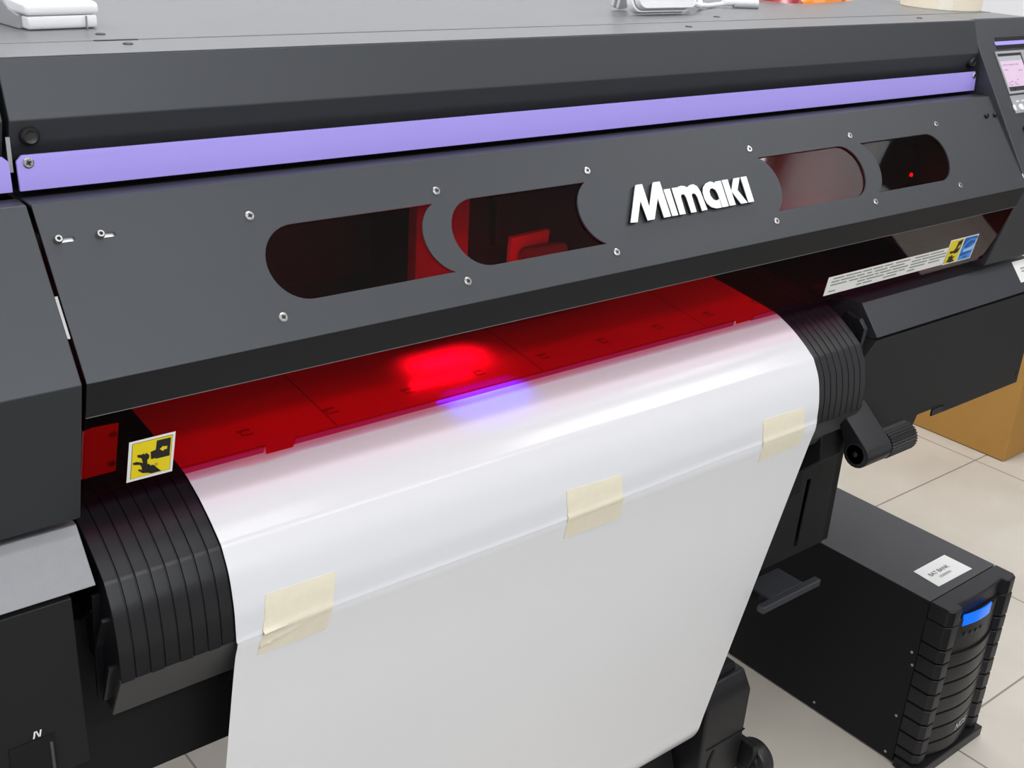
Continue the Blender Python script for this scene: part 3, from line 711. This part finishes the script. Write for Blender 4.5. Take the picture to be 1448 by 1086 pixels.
MK = frame((1.1330, 1.1640, ZD + .0040), (1, .35, 0), (-.06, -.30, 1))
fl = NB()
for z_, mi in ((-.0045, 0), (-.0005, 1), (.0035, 0)): join(fl, plate([rrect(-.0100, .0160, 0, .10, .003)], .0038, MK, z_), mi)
ob('propped_flap', fl, [WHITEP, GREYP], gad, bevel=.0006)
cab = NB()
loop = spline([(1.2190, 1.124, ZD + .020), (1.250, 1.130, ZD + .010), (1.290, 1.155, ZD + .006), (1.312, 1.190, ZD + .018), (1.300, 1.225, ZD + .030), (1.270, 1.215, ZD + .022), (1.268, 1.175, ZD + .010), (1.300, 1.158, ZD + .005), (1.335, 1.170, ZD + .004), (1.3600, 1.1700, ZD + .006)], 8)
add_tube(cab, loop, .0032, 10)
loop2 = spline([(1.2190, 1.126, ZD + .030), (1.250, 1.142, ZD + .016), (1.278, 1.170, ZD + .010), (1.300, 1.205, ZD + .026), (1.290, 1.240, ZD + .034)], 8)
add_tube(cab, loop2, .0030, 10)
ob('cable', cab, WHITEP, gad, smooth=True)
pl = NB(); add_tube(pl, [(1.352, 1.168, ZD + .0075), (1.360, 1.166, ZD + .0080), (1.400, 1.150, ZD + .0080), (1.405, 1.148, ZD + .0075)], .0052, 14)
ob('cable_plug', pl, WHITEP, gad, smooth=False, bevel=.001)
pb = NB(); add_tube(pb, [(1.366, 1.160, ZD + .0035), (1.403, 1.145, ZD + .0035)], .0035, 10); ob('plug_contact', pb, GREYP, gad)

po = NB()
nx, ny = 16, 10
G = []
for j in range(ny + 1):
    r_ = []
    for i in range(nx + 1):
        u, v = i / nx, j / ny
        x = 1.535 + .20 * u; y = 1.192 + .13 * v + .030 * abs(u - .25)
        h = .034 * (math.sin(math.pi * u) ** .5) * (math.sin(math.pi * min(1, v * 1.0)) ** .5) * (1 + .22 * math.sin(9 * u + 5 * v)) + .0006
        r_.append(po.verts.new((x, y, ZD + h)))
    G.append(r_)
for j in range(ny):
    for i in range(nx):
        po.faces.new([G[j][i], G[j][i + 1], G[j + 1][i + 1], G[j + 1][i]]).material_index = 1 if (i < 3 or (i * 7 + j * 3) % 13 == 0) else 0
bot = [po.verts.new((v.co.x, v.co.y, ZD + .0001)) for v in G[0] + [G[j][nx] for j in range(1, ny + 1)] + G[ny][-2::-1] + [G[j][0] for j in range(ny - 1, 0, -1)]]
rim = G[0] + [G[j][nx] for j in range(1, ny + 1)] + G[ny][-2::-1] + [G[j][0] for j in range(ny - 1, 0, -1)]
for i in range(len(rim)): po.faces.new([rim[i], bot[i], bot[(i + 1) % len(rim)], rim[(i + 1) % len(rim)]])
po.faces.new(bot[::-1])
pouch = ob('foil_pouch', po, [ORANGE, REDF], None, smooth=True)
tag(pouch, 'shiny orange and red pouch at the back of the printer deck', 'pouch')
roll = thing('tape_roll', 'wide cream masking tape roll lying flat on the right end of the deck', 'tape roll', (1.840, 1.114, ZD))
ob('tape_layers', lathe([(.040, 0), (.0650, 0), (.0655, .001), (.0655, .049), (.065, .050), (.040, .050)], (1.840, 1.114, ZD), (0, 0, 1), 56), ROLLT, roll, smooth=False, bevel=.0006)
ob('cardboard_core', lathe([(.0375, .0005), (.0395, .0005), (.0395, .0495), (.0375, .0495), (.0375, .0005)], (1.840, 1.114, ZD), (0, 0, 1), 40), CARD, roll)
te = NB()
for k in range(4):
    a0 = math.radians(-152 + k * 5); a1 = math.radians(-152 + (k + 1) * 5)
    P = [(1.840 + r * math.cos(a), 1.114 + r * math.sin(a)) for r, a in ((.0655, a0), (.0655, a1), (.0662, a1), (.0662, a0))]
    add_poly(te, P, 'z', ZD + .0005, ZD + .0495)
ob('loose_tape_end', te, mat('pale_cream_tape', (.86, .81, .70), .45, var=(40, .03)), roll)

# ------------------------------------------------------------------ UPS beside the stand
ups = thing('power_backup_unit', 'black tower battery backup unit with blue display and white paper label on top', 'power unit', (1.745, .93, 0))
UX0, UX1, UH = 1.6390, 1.8520, .3530
cabn = ob('case', box(UX0 + .003, UX1 - .003, .794, 1.300, .004, UH - .002), UNDER, ups, bevel=.0015)
ob('top_plate', box(UX0 + .0025, UX1 - .0025, .7935, 1.3005, UH - .0018, UH), mat('dark_grey_steel', (.040, .040, .044), .42, spec=.5, grain=(1200, .15), var=(4, .05)), ups)
for y, z in ((.7900 + .015, .2405), (.7990, .2167), (.9721, .020), (.806, .1007), (.8105, .016)):
    ob('case_screw', lathe([(.0026, 0), (.0026, .0008), (0, .0012)], (UX0 + .003, y, z), (-1, 0, 0), 12), GREYP, cabn)
def bulge(x): return .7545 - .012 * math.cos((x - 1.7455) / .0715 * math.pi / 2)
ctr = [(1.674 + .143 * k / 16) for k in range(17)]
bez = ob('bezel_back', box(UX0 + .004, UX1 - .004, .765, .7925, .0215, UH - .032), UNDER, ups)
capP = [(UX0, .7925), (UX0, .757), (UX0 + .008, .7485), (UX0 + .028, .7475), (UX0 + .034, .7525)] + [(x, .7600 - .0035 * math.cos((x - 1.7455) / .0715 * math.pi / 2)) for x in ctr] + [(UX1 - .034, .7525), (UX1 - .028, .7475), (UX1 - .008, .7485), (UX1, .757), (UX1, .7925)]
ob('bezel_top', prism(capP, 'z', UH - .0315, UH + .0005), PLASTIC, ups, bevel=.003, seg=3)
def colP(x0, x1):
    return [(x0, .7925), (x0, .757), (x0 + .008, .7485), (x1 - .008, .7475), (x1, .754), (x1, .7925)]
nseg = 8
ztop = UH - .0325; z0 = .0225
edges = [ztop, .272, .2430, .2100, .1770, .1440, .1110, .0780, .0450, .0225]
for sx in (0, 1):
    a, b = (UX0, UX0 + .0345) if sx == 0 else (UX1 - .0345, UX1)
    for k in range(len(edges) - 1):
        P = colP(a, b)
        ob('side_rib', prism(P, 'z', edges[k + 1] + .0035, edges[k]), PLASTIC, ups, bevel=.0015)
cen = [.2480, .2180, .1850, .1520, .1190, .0860, .0530, .0225]
for k in range(len(cen) - 1):
    P = [(ctr[0], .7925)] + [(x, bulge(x)) for x in ctr] + [(ctr[-1], .7925)]
    bm = NB()
    add_poly(bm, P, 'z', cen[k + 1] + .0040, cen[k])
    # slats sag a little towards the middle
    ob('front_slat', bm, PLASTIC, ups, bevel=.0012, seg=2, ang=60)
dsp = ob('display_panel', prism([(ctr[0], .7925)] + [(x, bulge(x) + .004) for x in ctr] + [(ctr[-1], .7925)], 'z', .2485, UH - .033), RUBBER, ups, bevel=.001)
sc_ = NB()
xs = [1.6930 + .0800 * k / 10 for k in range(11)]
add_poly(sc_, [(x, bulge(x) + .0032) for x in xs] + [(x, bulge(x) + .006) for x in xs[::-1]], 'z', .3050, .3270)
ob('blue_screen', sc_, SCREEN, dsp)
for x in (1.705, 1.72, 1.735, 1.75): ob('panel_key', lathe([(.0035, 0), (.0035, .0012), (0, .0016)], (x, bulge(x) + .004, .2850), (0, -1, 0), 14), PLASTIC, dsp)
ob('base_foot', prism([(UX0 - .002, .79), (UX0 - .002, .7385), (UX1, .7385), (UX1, .79)], 'z', .0, .0215), PLASTIC, ups, bevel=.002)
eb = text_bm('NOS', .020, frame((1.7600, bulge(1.760) - .0008, .0700), (1, .08, 0), (0, 0, 1)), .0004, .25)
ob('emblem', eb, mat('pale_grey_letters', (.55, .55, .55), .4, metal=.3, var=(50, .05)), ups)
lab = NB(); MU = frame((1.7480, .8380, UH), (1, 0, 0), (0, 1, 0))
join(lab, plate([[(-.0530, -.0270), (.0520, -.0290), (.0520, .0270), (-.0480, .0270)]], .0003, MU, .0004), 0)
join(lab, text_bm('BAT BANK', .0125, frame((1.7480 - .006, .8400, UH + .0009), (1, 0, 0), (0, 1, 0))), 1)
join(lab, text_bm('100000001', .0085, frame((1.7480 - .006, .8270, UH + .0009), (1, 0, 0), (0, 1, 0))), 2)
ob('paper_label', lab, [STICKW, INK, INKG], ups)['label'] = 'white paper label with two printed lines'
ob('rear_grille', box(UX0 + .02, UX1 - .02, 1.3003, 1.303, .04, .30), PLASTIC, ups)

# ------------------------------------------------------------------ cardboard box
cbx = thing('cardboard_box', 'brown cardboard box on the tiled floor behind the right cabinet', 'box', (3.25, 1.60, 0))
ob('box_body', box(3.000, 3.50, 1.337, 1.87, .001, .42), CARD, cbx, bevel=.004)
for y0, y1 in ((1.337, 1.602), (1.605, 1.87)): ob('top_flap', box(3.000, 3.50, y0, y1, .4205, .4245), CARDD, cbx)
ob('parcel_tape', box(2.9995, 3.5005, 1.58, 1.63, .4250, .4254), TAPE, cbx)

# ------------------------------------------------------------------ room
X0, X1, Y0, Y1, ZC = -2.4, 3.62, -2.6, 2.45, 2.75
struct('floor', box(X0, X1, Y0, Y1, -.1, 0), FLOORM)
struct('unseen_dark_slab', box(-1.2, 3.06, -.55, .46, .0005, .012), mat('unseen_slab_black', (.02, .02, .021), .7, spec=.2, grain=(300, .3), var=(6, .1)))  # unseen; added to darken what the lower red window reflects
struct('ceiling', box(X0, X1, Y0, Y1, ZC, ZC + .1), CEILM)
struct('wall_back', box(X0, X1, Y1, Y1 + .1, 0, ZC), WALLM)
struct('wall_front', box(X0, X1, Y0 - .1, Y0, 0, ZC), mat('grey_wall_paint', (.36, .36, .37), .8, spec=.2, var=(2, .02)))
struct('wall_left', box(X0 - .1, X0, Y0 - .1, Y1 + .1, 0, ZC), WALLM)
struct('wall_right', box(X1, X1 + .1, Y0 - .1, Y1 + .1, 0, ZC), WALLM)
d1 = struct('standin_door_1', box(X1 - .03, X1 - .002, -.095, .88, .005, 2.335), STANDINM)  # unseen stand-in for the dark shape mirrored in the fourth window
ob('standin_handle', lathe([(.010, 0), (.010, .05), (.022, .052), (.022, .07), (0, .072)], (X1 - .03, -.02, 1.0), (-1, 0, 0), 16), STEEL, d1)

# ------------------------------------------------------------------ lights
def area(name, loc, sx, sy, power, col=(1, 1, 1), rot=(0, 0, 0), spread=180):
    l = bpy.data.lights.new(name, 'AREA'); l.shape = 'RECTANGLE'; l.size = sx; l.size_y = sy; l.energy = power; l.color = col; l.spread = math.radians(spread)
    o = bpy.data.objects.new(name, l); C.objects.link(o); o.location = loc; o.rotation_euler = rot; return o
for x, y, p in ((-.7, .10, 6), (.8, .10, 6), (2.75, .10, 9), (-.7, -1.35, 24), (.8, -1.35, 32), (2.3, -1.35, 8), (-.7, 1.55, 20), (.8, 1.55, 20), (2.3, 1.55, 20)):
    area('ceiling_panel', (x, y, ZC - .02), 1.2, .30, p, (.97, .985, 1))
area('wall_wash_fill', (3.20, -.25, ZC - .02), .6, .3, 7)  # added to brighten the right wall mirrored in the third window
area('front_fill', (.5, Y0 + .03, 2.0), 2.2, .9, 27, (.95, .98, 1), (math.radians(90), 0, 0))  # added fill at the front wall, lifts fascia, cover and film
# lamps inside the printer: blue curing lamp and work lamp on the carriage, added red fill strip above the platen
area('curing_lamp', (.735, .932, .9370), .090, .005, .105, (.01, .05, 1), (math.radians(-38), 0, 0), 75)
area('carriage_lamp', (.735, .985, .953), .085, .010, .09, (1, .25, .35), (math.radians(-8), 0, 0), 130)
area('inner_red_fill', (.97, .868, 1.048), 1.36, .008, .145, (1, .09, .42), (math.radians(30), 0, 0))  # added to redden the film behind and just below the lower window
area('blue_leak_fill', (1.45, 1.02, .965), .10, .02, .012, (.05, .05, 1.0), (0, 0, 0))  # added lamp for the faint blue spill in the right gap
w_ = bpy.data.worlds.new('world'); sc.world = w_; w_.use_nodes = True
w_.node_tree.nodes['Background'].inputs[0].default_value = (.5, .52, .55, 1); w_.node_tree.nodes['Background'].inputs[1].default_value = .15

# ------------------------------------------------------------------ camera
cam = bpy.data.cameras.new('camera'); co = bpy.data.objects.new('camera', cam); C.objects.link(co)
cam.sensor_width = 36; cam.sensor_fit = 'HORIZONTAL'; cam.lens = 36 * 1620 / 1448; cam.clip_start = .02
R_ = [[0.7764244423692259, -0.6276391633810414, 0.05686972728950695], [-0.20936725850108312, -0.34200376825211154, -0.9160779298559139], [0.5944160465190835, 0.6993586369608245, -0.39694717601832175]]
Mx = Matrix.Identity(4)
for i in range(3):
    Mx[i][0] = R_[0][i]; Mx[i][1] = -R_[1][i]; Mx[i][2] = -R_[2][i]
Mx[0][3], Mx[1][3], Mx[2][3] = 0, 0, 1.43
co.matrix_world = Mx
sc.camera = co
sc.view_settings.view_transform = 'Standard'; sc.view_settings.look = 'None'; sc.view_settings.gamma = 1; sc.view_settings.use_curve_mapping = False
sc.view_settings.exposure = 0
sc.cycles.max_bounces = 10; sc.cycles.transparent_max_bounces = 12; sc.cycles.use_denoising = True
